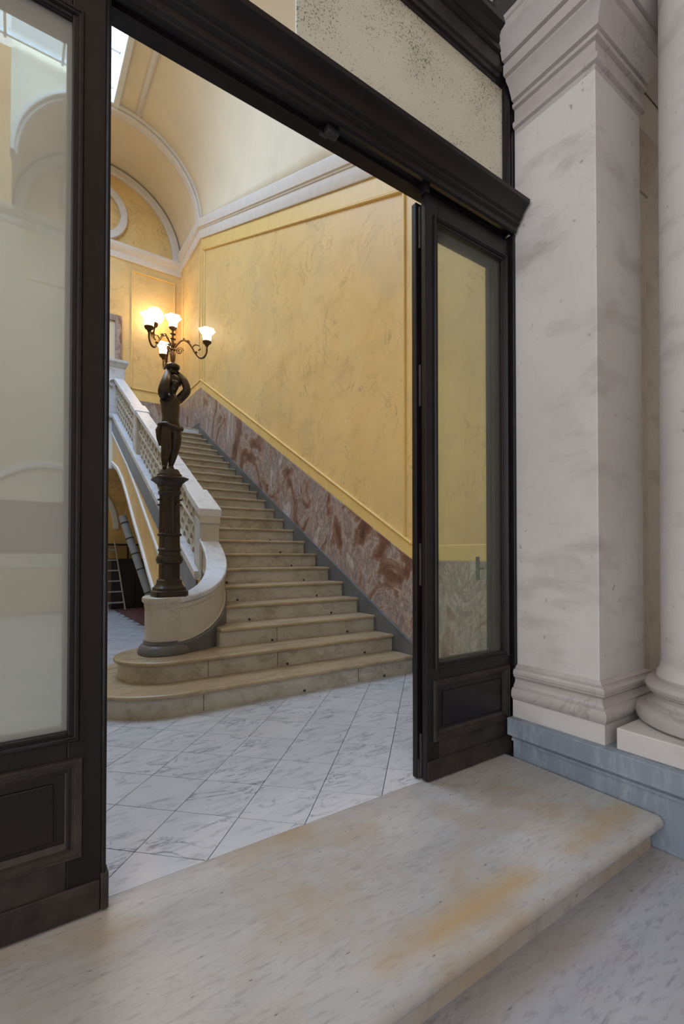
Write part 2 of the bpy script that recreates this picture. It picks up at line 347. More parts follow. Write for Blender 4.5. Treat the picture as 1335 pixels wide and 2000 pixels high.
arch_band('oculus_ring', 1.45, 8.90, .50, .66, YB-.09, YB+.01, 0, 360, 'trim', wb, 40)
box('wall_niche_panel', -1.5, 1.2, YB-.02, YB+.01, .9, 2.3, 'cream', wb, .01)
arch_band('lower_arch_moulding', 0.6, 1.75, 1.25, 1.37, YB-.07, YB+.01, 0, 180, 'whitep', wb)

# ---- cove ceiling: from the raking cornice up to the level skylight kerb, then the landing bay
XS, ZS = 1.58, 10.0
def cove(y, a):
    sp = corn_z(y)+.36; return (XS+(XW-.06-XS)*math.cos(a), y, sp+(ZS-sp)*math.sin(a))
v = []; f = []; na, ny = 22, 20
for j in range(ny+1):
    y = 1.88+(10.2-1.88)*j/ny
    for i in range(na+1): v.append(cove(y, math.pi/2*i/na))
for j in range(ny):
    for i in range(na): f.append((j*(na+1)+i, j*(na+1)+i+1, (j+1)*(na+1)+i+1, (j+1)*(na+1)+i))
ce = mesh('ceiling', v, f, 'cream'); so = ce.modifiers.new('solid', 'SOLIDIFY'); so.thickness = .06; so.offset = 1
tag(ce, 'smooth cream coved ceiling curving up to the skylight over the stairs', 'ceiling', kind='structure')
v = []; f = []; nb = 36
for y in (10.2, YB+.02):
    for i in range(nb+1):
        a = math.pi*i/nb; v.append((CX+(CR)*math.cos(a), y, CZ+.02+CR*math.sin(a)))
for i in range(nb): f.append((i, i+1, nb+2+i, nb+1+i))
mesh('landing_vault', v, f, 'cream', ce)
arch_band('vault_rib', CX, CZ, CR-.09, CR+.03, 10.12, 10.30, -1, 181, 'trim', ce, 36)
arch_band('vault_rib', CX, CZ, CR-.045, CR+.03, 10.04, 10.12, -1, 181, 'trim', ce, 36)
# upper wall over the rib, ceiling flats and skylight kerb
v = []; f = []
for i in range(nb+1):
    a = math.pi*i/nb; v += [(CX+(CR+.02)*math.cos(a), 10.26, CZ+(CR+.02)*math.sin(a)), (CX+(CR+.02)*math.cos(a), 10.26, 11.6)]
for i in range(nb): f.append((2*i, 2*i+1, 2*i+3, 2*i+2))
mesh('vault_end', v, f, 'cream', ce)
for (a, b_, c_, d_) in ((-1.95, XS, 1.9, 3.7), (XL, -1.95, 1.9, 10.3)): box('flat_ceiling', a, b_, c_, d_, ZS, ZS+.1, 'cream', ce)
for (a, b_, c_, d_) in ((XS-.05, XS+.06, 3.7, 10.2), (-2.0, -1.9, 3.7, 10.2), (-1.95, XS, 3.62, 3.74)): box('skylight_kerb', a, b_, c_, d_, ZS-.05, ZS+.32, 'whitep', ce, .02)
rb = mesh('cove_fillet', [p for j in range(2) for p in [cove(y, a) for y in [1.9+8.2*k/12 for k in range(13)] for a in ((1.30,) if j == 0 else (1.36,))]], [(k, k+1, 14+k, 13+k) for k in range(12)], 'trim', ce)
so = rb.modifiers.new('solid', 'SOLIDIFY'); so.thickness = .05; so.offset = 0
sk = thing('window_1', 'glazed roof skylight with white bars high over the stairwell', 'skylight', (-.2, 6.9, ZS+.3), kind='structure')
for k in range(9): y = 3.75+k*.79; box('glazing_bar', -1.95, XS-.03, y, y+.04, ZS+.28, ZS+.34, 'whitep', sk)
for k in range(5): x = -1.95+k*.87; box('glazing_bar', x, x+.04, 3.75, 10.15, ZS+.27, ZS+.33, 'whitep', sk)
for k in range(4):
    x0 = -1.93+k*.87; box('pane', x0+.03, x0+.84, 3.75, 10.15, ZS+.34, ZS+.345, 'gl_sky', sk)
wl = box('wall_left', XL-.2, XL, 1.86, 12.4, -.2, 11.6, 'yellow'); tag(wl, 'yellow hall wall on the far left of the stairwell', 'wall', kind='structure')
# ---- facade wall round the doors
wf = thing('wall_front', 'wall around and above the dark wooden doors', 'wall', (0, 1.9, 0), kind='structure')
box('wall_pier', 2.56, XW+.25, 1.88, 2.02, -.2, 11.6, 'cream', wf); box('wall_pier', XL-.2, -1.25, 1.82, 2.0, -.2, 11.6, 'cream', wf); box('wall_over_door', -1.25, 2.56, 1.9, 2.0, 4.9, 11.6, 'cream', wf)
box('wall_return', 2.57, 6, 1.75, 1.88, -.2, 6.5, 'pil', wf); box('wall_over_door', -1.6, 2.5, 1.84, 1.9, 4.9, 6.5, 'pil', wf)
# ---- landing
la = box('floor_landing', .95, XW, 10.3, YB, ZL-.25, ZL, 'white'); tag(la, 'marble floor of the upper landing', 'floor', kind='structure')
box('landing_fascia', .95, 1.72, 10.22, 10.32, 2.86, ZL-.03, 'whitep', la, .01); box('landing_edge', .95, 1.75, 10.17, 10.33, ZL-.06, ZL+.02, 'white', la, .012)

# ================================================================== DOORS
LX0, LX1 = -1.3, 2.56
tr1 = prism('trim_1', [(1.87, 3.085), (1.80, 3.085), (1.797, 3.105), (1.772, 3.108), (1.764, 3.094), (1.736, 3.085), (1.722, 3.09), (1.718, 3.12), (1.70, 3.127), (1.698, 3.143), (1.684, 3.148), (1.676, 3.172), (1.655, 3.197), (1.632, 3.21), (1.630, 3.232), (1.78, 3.262), (1.87, 3.262)], 0, LX0, 2.449, 'wood')
tag(tr1, 'dark moulded wooden lintel cornice over the doorway', 'lintel', kind='structure')
ts_ = box('bolt_plate', 1.14, 1.20, 1.76, 1.80, 3.066, 3.10, 'steel', tr1, .004); tube('bolt', [(1.12, 1.80, 3.07), (1.155, 1.80, 3.067)], .009, 'steel', tr1); box('stop_block', 1.735, 1.765, 1.755, 1.80, 3.05, 3.12, 'wood', tr1, .004)
jm = thing('trim_2', 'dark wooden door jambs at both sides of the doorway', 'door frame', (0, 1.8, 0), kind='structure')
box('jamb', 2.453, 2.56, 1.748, 1.88, 0, 3.1, 'wood', jm, .004); box('jamb', -1.36, -1.295, 1.748, 1.88, 0, 3.1, 'wood', jm, .004)
tw = thing('window_2', 'dusty fanlight panes in dark wood above the lintel', 'fanlight', (.6, 1.78, 3.26), kind='structure')
box('pane', LX0+.1, .985, 1.782, 1.787, 3.24, 4.03, 'gl_transom', tw); box('pane', .99, 2.40, 1.780, 1.786, 3.24, 4.03, 'gl_speck', tw)
box('rail', LX0, 2.56, 1.76, 1.83, 3.235, 3.275, 'wood', tw, .005)
box('stile', 2.43, 2.56, 1.752, 1.84, 3.25, 4.9, 'wood', tw, .006); prism('stile_moulding', [(2.395, 1.782), (2.40, 1.765), (2.425, 1.752), (2.445, 1.752), (2.445, 1.79)], 2, 3.24, 4.03, 'wood', tw); box('stile_bead', 2.475, 2.505, 1.742, 1.77, 3.25, 4.0, 'wood', tw, .005)
prism('rail_moulding', [(1.83, 3.97), (1.775, 3.97), (1.77, 3.99), (1.76, 3.992), (1.757, 4.02), (1.748, 4.025), (1.748, 4.12), (1.735, 4.125), (1.735, 4.16), (1.725, 4.165), (1.71, 4.20), (1.68, 4.215), (1.68, 4.245), (1.74, 4.26), (1.74, 4.9), (1.83, 4.9)], 0, LX0, 2.50, 'wood', tw)
bm_ = arch_band('oculus_frame', 2.19, 4.395, .065, .10, 1.712, 1.745, 0, 360, 'wood', tw, 36); lathe('oculus_glass', [(.001, 0), (.08, .002), (.08, .006), (.001, .006)], (0, 0, 0), 'whitep', None, 32)
og = bpy.data.objects['oculus_glass']; og.parent = tw; og.rotation_euler = (math.pi/2, 0, 0); og.location = Vector((2.19, 1.739, 4.395))-Vector(ABS[tw.name])

def leaf(name, label, x0, x1, yf, th, ztop, gmat, sl, sr, cat='door', top=.13):
    d = thing(name, label, cat, (x0, yf, 0), kind='structure'); yb = yf+th
    g0, g1, gz0, gz1 = x0+sl, x1-sr, .605, ztop-top
    box('stile', x0, g0, yf, yb, .006, ztop, 'wood', d, .004); box('stile', g1, x1, yf, yb, .006, ztop, 'wood', d, .004)
    box('rail', g0, g1, yf, yb, gz1, ztop, 'wood', d, .003); box('rail', g0, g1, yf, yb, .50, gz0, 'wood', d, .003); box('bottom_rail', g0, g1, yf+.001, yb, .006, .21, 'woodworn', d, .003)
    box('kick_board', x0+.004, x1-.004, yf-.008, yf+.004, .008, .108, 'woodworn', d, .003)
    box('panel', g0-.01, g1+.01, yf+.014, yb-.006, .20, .51, 'wood', d); box('panel_field', g0+.035, g1-.035, yf+.008, yb-.004, .262, .448, 'wood', d, .005)
    rr = min(.045, sr-.02); frame('glass_moulding', g0-.034, g1+rr*.75, gz0-.032, gz1+.032, .034, yf-.012, yf+.014, 'wood', d)
    frame('panel_moulding', g0-.045, g1+rr, .200, .520, .05, yf-.012, yf+.016, 'woodworn', d)
    box('pane', g0-.005, g1+.005, yf+th*.5, yf+th*.5+.004, gz0-.005, gz1+.005, gmat, d)
    return d
d1 = leaf('door_1', 'open right door leaf, dark wood with tall glass pane', 1.752, 2.450, 1.775, .034, 3.062, 'gl_clear', .092, .052)
for zc in (2.90, 2.06, 1.12, .13):
    box('lock_plate', 1.7485, 1.757, 1.812, 1.826, zc-.11, zc+.11, 'steel', d1, .002); box('keyhole', 1.7475, 1.750, 1.816, 1.822, zc-.04, zc+.04, 'dark', d1)
d2 = leaf('door_2', 'inner right door leaf folded flat behind the open one', 1.738, 2.46, 1.832, .034, 3.04, 'gl_clear', .10, .12)
tube('handle', [(2.31, 1.905, 1.02), (2.31, 1.905, 1.16)], .012, 'steel', d2); tube('handle_post', [(2.31, 1.864, 1.09), (2.31, 1.907, 1.09)], .008, 'steel', d2)
d3 = leaf('door_3', 'closed left door leaf, dark wood with hazy glass', -.52, .246, 1.752, .04, 3.09, 'gl_hazy', .10, .100, top=.17)
d5 = leaf('door_5', 'inner left door leaf folded flat behind the closed one', -.53, .235, 1.806, .034, 3.07, 'gl_clear', .10, .10, top=.17)
prism('meeting_bead', [(.246, 1.80), (.246, 1.752), (.252, 1.746), (.260, 1.75), (.262, 1.80)], 2, .12, 3.09, 'wood', d3); box('bead_foot', .244, .268, 1.742, 1.802, .006, .125, 'woodworn', d3, .004)
d4 = leaf('door_4', 'far left fixed door leaf beside the closed one', -1.29, -.53, 1.752, .04, 3.09, 'gl_hazy', .10, .104)

# ================================================================== PORCH STONEWORK
pc = thing('plinth_course', 'blue grey marble plinth course under the pilaster and column', 'plinth', (2.6, 1.0, -.16))
box('plinth_block', 2.409, 5.5, -2.5, 1.735, -.16, .092, 'blue_marble', pc, .006)
prism('plinth_moulding', [(2.409, .09), (2.396, .092), (2.396, .105), (2.403, .108), (2.390, .128), (2.45, .128), (2.45, .09)], 1, -2.5, 1.735, 'blue_marble', pc)
box('plinth_slab', 2.370, 5.5, -2.5, 1.748, .126, .226, 'blue_marble', pc, .005)
PX, PYF, PXR = 2.47, 1.264, 2.965
pl = thing('pilaster', 'square white marble pilaster with moulded base and capital beside the doors', 'pilaster', (2.7, 1.5, .226))
box('shaft', PX, PXR, PYF, 1.748, .50, 3.75, 'pil', pl, .004)
path = [(PX, 1.742), (PX, PYF), (PXR, PYF), (PXR, 1.742)]
sweep('base_plinth', path, [(-.1, .226), (.05, .226), (.05, .327), (-.1, .327)], 'pil', pl)
BP = [(-.1, .327), (.054, .327), (.056, .330), (.066, .350), (.066, .372), (.056, .392), (.042, .398), (.042, .408), (.030, .42), (.026, .44), (.036, .455), (.042, .458), (.042, .466), (.047, .472), (.047, .488), (.038, .500), (.022, .504), (.022, .512), (.006, .525), (-.1, .525)]
sweep('base', path, BP, 'pilbase', pl)
KP = [(-.1, 3.70), (.0, 3.70), (.004, 3.725), (.022, 3.732), (.026, 3.75), (.022, 3.765), (.008, 3.772), (.006, 3.845), (.026, 3.85), (.028, 3.87), (.014, 3.874), (.014, 3.885), (.034, 3.892), (.042, 3.915), (.062, 3.955), (.09, 3.98), (.09, 3.992), (.112, 3.997), (.112, 4.06), (.098, 4.064), (.098, 4.074), (.124, 4.078), (.13, 4.10), (.15, 4.15), (.175, 4.18), (.175, 4.225), (.185, 4.232), (.185, 4.26), (-.1, 4.28)]
sweep('capital', path, KP, 'pilbase', pl)
box('upper_block', PX+.02, PXR-.02, PYF+.02, 1.742, 4.26, 4.915, 'pil', pl)
cl = thing('column', 'round white marble column with torus base at the right edge', 'column', (2.84, .86, .226))
box('base_plinth', 2.42, 3.26, .45, 1.160, .226, .330, 'pil', cl, .006)
lathe('base_moulding', [(.0, .33), (.335, .33), (.358, .345), (.366, .372), (.358, .40), (.335, .415), (.318, .417), (.318, .43), (.298, .436), (.286, .455), (.29, .475), (.302, .482), (.302, .49), (.316, .497), (.322, .515), (.314, .534), (.296, .545), (.275, .548), (.275, .56), (.0, .56)], (2.84, .86, 0), 'pilbase', cl, 64)
lathe('shaft', [(.0, .55), (.272, .55), (.272, .575), (.258, .60), (.252, .64), (.25, 1.6), (.235, 4.6), (.0, 4.6)], (2.84, .86, 0), 'pil', cl, 64)
lathe('capital', [(.0, 4.5), (.25, 4.5), (.26, 4.54), (.25, 4.56), (.25, 4.68), (.27, 4.7), (.34, 4.8), (.34, 4.9), (.0, 4.9)], (2.84, .86, 0), 'pilbase', cl, 48)
ip = thing('wall_pilaster', 'narrow shadowed marble pilaster strip between pilaster and column', 'pilaster', (3.2, 1.55, .226))
box('shaft', 3.02, 3.6, 1.50, 1.76, .226, 3.75, 'pil', ip, .004)
sweep('impost', [(3.02, 1.75), (3.02, 1.50), (3.62, 1.50)], [(-.05, 3.66), (.01, 3.66), (.03, 3.70), (.03, 3.78), (.05, 3.80), (.08, 3.90), (.08, 3.96), (-.05, 3.96)], 'pilbase', ip)
pen = prism('entablature', [(2.41, 1.74), (2.41, -2.5), (5.5, -2.5), (5.5, 1.74)], 2, 4.92, 5.5, 'pil'); tag(pen, 'pale stone entablature block carried by the column and pilaster', 'entablature')

# ================================================================== STAIRCASE
st = thing('staircase', 'long flight of marble steps rising between balustrade and yellow wall', 'staircase', (2.5, 3.5, 0))
XI, XR = 1.70, 3.292
def curtail(cx, cy, r, inset):
    yf = cy-r+inset; rr = r-inset
    pts = [(XR, yf)] + [(cx+rr*math.cos(a), cy+rr*math.sin(a)) for a in [math.radians(-90-k*9) for k in range(0, 21)]]
    return pts + [(cx, cy+rr), (2.0, cy+rr), (XR, cy+rr+.0)]
bead = None
for i in range(23):
    yn = Y1+i*TR; z = (i+1)*RI
    if i < 2:
        c_ = (1.06, 4.20); r = c_[1]-yn
        tp, rp, bt = curtail(*c_, r, 0), curtail(*c_, r, .035), z-RI if i == 0 else z-RI-.01
        trd = prism('tread', tp, 2, z-.036, z, 'step', st); rs = prism('riser', rp, 2, max(0, z-RI), z-.034, 'riser', st)
    else:
        xl = {2: 1.53, 3: 1.63, 4: 1.69}.get(i, XI)
        trd = box('tread', xl, XR, yn, yn+TR+.06, z-.036, z, 'step', st); rs = box('riser', xl, XR, yn+.035, yn+TR+.05, z-RI, z-.034, 'riser', st)
    bv = trd.modifiers.new('bevel', 'BEVEL'); bv.width = .015; bv.segments = 3; bv.limit_method = 'ANGLE'; bv.angle_limit = math.radians(50)
    if i < 10:
        for xe in (1.95 if i > 2 else 2.05, 2.93):
            if bead is None: bead = lathe('rod_eyelet', [(.0, -.012), (.010, -.007), (.012, 0), (.010, .007), (.0, .012)], (0, 0, 0), 'dark', st, 10); bead.location = Vector((xe, yn+.032, z-RI+.016))-Vector(ABS[st.name])
            else: again(bead, st, (xe, yn+.032, z-RI+.016))
def soff(y): return stair_z(y)-.42
prism('soffit', [(4.6, soff(4.6)-.1), (10.35, soff(10.35)), (10.35, soff(10.35)+.16), (4.6, soff(4.6)+.16)], 0, 1.62, XW-.01, 'cream', st)
for (i, xs) in ((0, (1.18, 2.62)), (1, (1.32, 1.95)), (2, (2.1,))):
    for xj in xs: box('riser_joint', xj, xj+.004, Y1+i*TR+.0335, Y1+i*TR+.045, i*RI+.002, (i+1)*RI-.036, 'dark', st)
# ---- balustrade
def zb(y): return 2.012+.565*(y-6.87)
bl = thing('stair_balustrade', 'white marble stair balustrade with pierced panels, scrolled low end wall and newel drum', 'balustrade', (1.69, 5.0, 0))
YE = 10.30
arch = [(10.2, 2.95), (9.6, 2.75), (9.083, 2.469), (8.6, 2.10), (8.111, 1.692), (7.6, 1.30), (7.115, .909), (6.6, .52), (6.0, .10), (5.9, 0)]
low = [(4.98, 0.18), (4.98, zb(4.98)-.03), (YE, zb(YE)-.03)] + [(YE, 2.95)] + arch
prism('outer_string', [(y, z) for y, z in low], 0, 1.585, 1.71, 'yellow', bl)
def strip(name, pts, wz, x0, x1, mat, par):
    v = []; f = []
    for (y, z) in pts: v += [(x0, y, z), (x1, y, z), (x1, y, z+wz), (x0, y, z+wz)]
    for i in range(len(pts)-1):
        for j in range(4): f.append((i*4+j, i*4+(j+1) % 4, i*4+4+(j+1) % 4, i*4+4+j))
    f += [(0, 1, 2, 3), tuple(len(pts)*4-1-k for k in range(4))]
    return bevel(mesh(name, v, f, mat, par), .006)
strip('arch_moulding', [(y, z-.02) for y, z in arch[:-1]], .075, 1.555, 1.60, 'whitep', bl)
strip('string_moulding', [(10.2, 3.53), (8.633, 2.628), (7.819, 2.07), (6.886, 1.41), (6.0, .80)], .06, 1.56, 1.60, 'whitep', bl)
strip('daylit_string_band', [(YE, zb(YE)-.33), (4.98, zb(4.98)-.33)], .30, 1.570, 1.60, 'blue_marble', bl)  # blue colour stands in for the cool skylight falling on the string
strip('bottom_rail', [(5.0, zb(5.0)-.04), (YE, zb(YE)-.04)], .085, 1.565, 1.80, 'white', bl)
strip('hand_rail', [(4.95, zb(4.95)+.68), (YE, zb(YE)+.68)], .075, 1.60, 1.785, 'white', bl)
strip('rail_moulding', [(5.0, zb(5.0)+.645), (YE, zb(YE)+.645)], .04, 1.625, 1.76, 'white', bl)
def pier(y0, y1, cap=True, over=.14):
    prism('pier', [(y0, zb(y0)-.35), (y1, zb(y1)-.35), (y1, zb(y1)+.69), (y0, zb(y0)+.69)], 0, 1.612, 1.775, 'cream_marble', bl, .006)
    prism('pier_panel', [(y0+.05, zb(y0+.05)+.10), (y1-.05, zb(y1-.05)+.10), (y1-.05, zb(y1-.05)+.58), (y0+.05, zb(y0+.05)+.58)], 0, 1.603, 1.784, 'white', bl, .006)
    if cap: strip('pier_cap', [(y0-.03, zb(y0-.03)+.685), (y1+over, zb(y1+over)+.685)], .085, 1.575, 1.812, 'white', bl)
pier(4.90, 5.16, True, .18); pier(8.16, 8.42, True, .05)
prism('pier_front', [(1.60, .93), (1.79, .93), (1.79, zb(4.9)+.63), (1.60, zb(4.9)+.63)], 1, 4.885, 4.91, 'cream_marble', bl, .004)
box('pier_necking', 1.588, 1.80, 4.872, 4.92, zb(4.9)+.60, zb(4.9)+.675, 'cream_marble', bl, .008)
# pierced scale lattice: each scale is one piece
v = []; f = []; n = 9; SL = .565
for i in range(n+1):
    a = math.pi*i/n; 
    for (r, x) in ((.092, 1.655), (.092, 1.735), (.066, 1.735), (.066, 1.655)):
        yy, hh = r*math.cos(a), r*1.25*math.sin(a); v.append((x, yy, hh+SL*yy))
for i in range(n):
    for j in range(4): f.append((i*4+j, i*4+(j+1) % 4, i*4+4+(j+1) % 4, i*4+4+j))
f += [(0, 1, 2, 3), tuple(len(v)-1-k for k in range(4))]
scale0 = None
for (ya, yb) in ((5.30, 8.10), (8.52, 10.22)):
    nn = int((yb-ya)/.17)
    for r in range(5):
        for k in range(nn+1):
            y = ya + k*(yb-ya)/nn + (.085 if r % 2 else 0)
            if y > yb: continue
            at = (0, y, zb(y)+.05+r*.115)
            if scale0 is None: scale0 = mesh('lattice_scale', v, f, 'cream_marble', bl, True, at)
            else: again(scale0, bl, at)
    strip('lattice_rail', [(ya-.1, zb(ya-.1)+.40), (yb+.08, zb(yb+.08)+.40)], .025, 1.64, 1.75, 'cream_marble', bl)
# ---- low curling wall and drum
DC = (1.075, 4.235)
def bez(p0, p1, p2, p3, t): return tuple((1-t)**3*a+3*(1-t)**2*t*b_+3*(1-t)*t*t*c_+t**3*d_ for a, b_, c_, d_ in zip(p0, p1, p2, p3))
cen = [bez((1.69, 4.93), (1.72, 4.50), (1.52, 4.22), (1.10, 4.16), k/24) for k in range(25)]
def ztop(t): return .815+(1.345-.815)*(1-t)**1.7
def zskirt(t): return .43+.62*(1-t)**1.6
def curl(name, off0, off1, z0f, z1f, mat):
    v = []; f = []
    for k, p in enumerate(cen):
        a, b_ = cen[max(0, k-1)], cen[min(24, k+1)]; d = Vector((b_[0]-a[0], b_[1]-a[1])).normalized(); nx, ny = -d.y, d.x   # left of travel = outer side
        t = k/24
        for (o_, z_) in ((off0, z0f(t)), (off1, z0f(t)), (off1, z1f(t)), (off0, z1f(t))): v.append((p[0]+nx*o_, p[1]+ny*o_, z_))
    for k in range(24):
        for j in range(4): f.append((k*4+j, k*4+(j+1) % 4, k*4+4+(j+1) % 4, k*4+4+j))
    f += [(0, 1, 2, 3), (99, 98, 97, 96)]
    return bevel(mesh(name, v, f, mat, bl), .012, 3)
curl('scroll_wall', -.075, .075, lambda t: .30, lambda t: ztop(t)-.03, 'cream_marble')
curl('scroll_cap', -.10, .10, lambda t: ztop(t)-.05, ztop, 'white'); curl('scroll_cap_bead', -.085, .085, lambda t: ztop(t)-.10, lambda t: ztop(t)-.05, 'cream_marble')
curl('scroll_skirting', -.088, .10, lambda t: .335, lambda t: zskirt(t), 'grey_marble'); curl('scroll_skirting_bead', -.08, .087, lambda t: zskirt(t), lambda t: zskirt(t)+.022, 'cream_marble')
lathe('newel_drum', [(0, .34), (.160, .34), (.160, .70), (.160, .73), (.166, .735), (.166, .765), (.178, .77), (.184, .785), (.180, .812), (.172, .818), (0, .818)], (*DC, 0), 'cream_marble', bl, 48, .28)
lathe('drum_base', [(0, .335), (.20, .335), (.215, .345), (.215, .365), (.205, .39), (.185, .415), (.175, .42), (.175, .437), (.166, .44), (.166, .452), (0, .455)], (*DC, 0), 'grey_marble', bl, 48, .28)
# ---- top newel of the flight and the gallery balustrade
gb = thing('gallery_balustrade', 'pale marble landing balustrade with square end pier beside the stair head', 'balustrade', (1.6, 10.3, ZL))
box('end_pier', 1.50, 1.80, 10.22, 10.52, ZL, 4.92, 'white', gb, .008); sweep('pier_cap', [(1.5, 10.52), (1.5, 10.22), (1.8, 10.22), (1.8, 10.52)], [(-.14, 4.88), (.01, 4.88), (.03, 4.93), (.06, 4.97), (.06, 5.02), (-.14, 5.04)], 'white', gb)
arch_band('volute', 1.58, 4.55, .05, .08, 10.18, 10.23, -60, 270, 'white', gb, 20)
box('hand_rail', .95, 1.52, 10.26, 10.46, 4.80, 4.90, 'white', gb, .01); box('bottom_rail', .95, 1.52, 10.27, 10.45, ZL, ZL+.15, 'white', gb, .01)
bs = None
for k in range(3):
    x = 1.38-k*.2
    if bs is None: bs = lathe('baluster', [(0, 0), (.05, 0), (.05, .06), (.03, .09), (.055, .25), (.03, .52), (.03, .6), (.05, .64), (.05, .75), (0, .75)], (0, 0, 0), 'white', gb, 14); bs.location = Vector((x, 10.36, ZL+.15))-Vector(ABS[gb.name])
    else: again(bs, gb, (x, 10.36, ZL+.15))

# ================================================================== FIGURE LAMP
LC = (1.105, 4.215)
fg = thing('figure_lamp', 'bronze figure holding up a lit candelabrum on a fluted iron pedestal', 'lamp', (*LC, .818))
def sq(name, prof, mat='iron', k=.5, seg=32): return lathe(name, prof, (*LC, 0), mat, fg, seg, k)
sq('pedestal_base', [(0, .818), (.140, .818), (.140, .862), (.126, .87), (.124, .89), (.112, .90), (.096, .925), (.092, .955), (.082, .965), (0, .966)], 'iron', .75)
fl_w = lambda a, j: 1-.05*(math.cos(a*20) > .3)
lathe('pedestal_shaft', [(.084, .96), (.084, 1.09), (.100, 1.10), (.108, 1.13), (.098, 1.16), (.088, 1.165), (.084, 1.20), (.092, 1.205), (.092, 1.22), (.084, 1.23), (.082, 1.33), (.096, 1.335), (.096, 1.35), (.084, 1.36), (.080, 1.68), (.084, 1.69), (.092, 1.70), (.092, 1.715), (.084, 1.72), (.084, 1.765)], (*LC, 0), 'iron', fg, 64, .45, lambda a, j: (1-.07*(math.cos(a*16) > .2)) if j in (13, 14) else 1)
for k in range(4):
    a = math.pi/2*k; dx, dy = math.cos(a), math.sin(a)
    for s in (-.035, .035):
        for zc in (1.60, 1.645):
            lathe('boss', [(.0, -.010), (.010, -.006), (.013, 0), (.010, .006), (.0, .010)], (LC[0]+dx*.083-dy*s, LC[1]+dy*.083+dx*s, zc), 'iron', fg, 10)
sq('pedestal_capital', [(0, 1.755), (.086, 1.755), (.094, 1.78), (.122, 1.805), (.138, 1.815), (.138, 1.825), (.100, 1.842), (0, 1.842)], 'iron', .8)
lathe('figure_base', [(0, 1.84), (.100, 1.84), (.100, 1.862), (.088, 1.868), (.080, 1.89), (.070, 1.905), (0, 1.908)], (*LC, 0), 'bronze', fg, 24, .15)
# figure: one continuous skinned body
J = [('pel', 1.108, 4.215, 2.285, .060), ('belly', 1.106, 4.21, 2.36, .058), ('waist', 1.108, 4.212, 2.40, .057), ('chest', 1.112, 4.215, 2.475, .066), ('uchest', 1.113, 4.222, 2.522, .058), ('neck', 1.118, 4.222, 2.568, .030), ('head0', 1.124, 4.208, 2.605, .038), ('head1', 1.130, 4.196, 2.645, .050), ('head2', 1.134, 4.20, 2.69, .044),
     ('shL', 1.052, 4.225, 2.528, .036), ('elL', 1.024, 4.135, 2.555, .034), ('foL', 1.056, 4.15, 2.655, .030), ('haL', 1.085, 4.20, 2.742, .022), ('hnL', 1.108, 4.195, 2.760, .016),
     ('shR', 1.178, 4.228, 2.530, .036), ('elR', 1.240, 4.165, 2.600, .033), ('foR', 1.214, 4.18, 2.690, .029), ('haR', 1.165, 4.205, 2.745, .021), ('hnR', 1.145, 4.20, 2.762, .015),
     ('hipL', 1.066, 4.212, 2.245, .056), ('thL', 1.064, 4.200, 2.17, .050), ('knL', 1.070, 4.178, 2.085, .036), ('caL', 1.064, 4.205, 2.03, .036), ('anL', 1.060, 4.215, 1.935, .021), ('heL', 1.058, 4.205, 1.915, .021), ('toL', 1.040, 4.150, 1.912, .014),
     ('hipR', 1.150, 4.218, 2.25, .056), ('thR', 1.150, 4.215, 2.17, .050), ('knR', 1.140, 4.205, 2.085, .036), ('caR', 1.130, 4.225, 2.03, .034), ('anR', 1.118, 4.235, 1.938, .021), ('heR', 1.116, 4.228, 1.918, .021), ('toR', 1.122, 4.170, 1.912, .014)]
E_ = 'pel-belly belly-waist waist-chest chest-uchest uchest-neck neck-head0 head0-head1 head1-head2 uchest-shL shL-elL elL-foL foL-haL haL-hnL uchest-shR shR-elR elR-foR foR-haR haR-hnR pel-hipL hipL-thL thL-knL knL-caL caL-anL anL-heL heL-toL pel-hipR hipR-thR thR-knR knR-caR caR-anR anR-heR heR-toR'.split()
ix = {j[0]: i for i, j in enumerate(J)}
me = bpy.data.meshes.new('body'); me.from_pydata([(j[1], j[2], j[3]) for j in J], [tuple(ix[q] for q in e.split('-')) for e in E_], []); me.materials.append(M['bronze'])
bo = bpy.data.objects.new('body', me); link(bo, fg)
FAT = lambda n_: 1.5 if n_ in ('pel', 'belly', 'waist', 'chest', 'uchest') else 1.22 if n_.startswith(('head', 'neck')) else 1.12 if n_[:2] in ('an', 'he', 'to', 'hn') else 1.38
sm = bo.modifiers.new('skin', 'SKIN'); sm.use_smooth_shade = True; sm.branch_smoothing = .6
for i, j in enumerate(J): me.skin_vertices[0].data[i].radius = (j[4]*FAT(j[0]), j[4]*FAT(j[0])*.88); me.skin_vertices[0].data[i].use_root = (i == 0)
ss = bo.modifiers.new('sub', 'SUBSURF'); ss.levels = 2; ss.render_levels = 2
def blob(name, c, r, mat, par, wob=.12, seg=14):
    bm = bmesh.new(); bmesh.ops.create_icosphere(bm, subdivisions=2, radius=1); rng = random.Random(name)
    vs_ = []
    for vv in bm.verts:
        k = 1+wob*math.sin(vv.co.x*9+rng.random())*math.sin(vv.co.z*8); vs_.append((c[0]+vv.co.x*r[0]*k, c[1]+vv.co.y*r[1]*k, c[2]+vv.co.z*r[2]*k))
    ff = [tuple(q.index for q in fc.verts) for fc in bm.faces]; bm.free(); return mesh(name, vs_, ff, mat, par)
blob('hair', (1.136, 4.212, 2.682), (.064, .064, .056), 'bronze', fg, .16)
blob('nose', (1.122, 4.143, 2.628), (.007, .010, .012), 'bronze', fg, 0); blob('chin', (1.117, 4.157, 2.588), (.018, .014, .014), 'bronze', fg, 0)
for s, nm in ((-.016, 'brow'), (.020, 'brow')): blob(nm, (1.124+s, 4.150, 2.648), (.014, .008, .006), 'bronze', fg, 0)
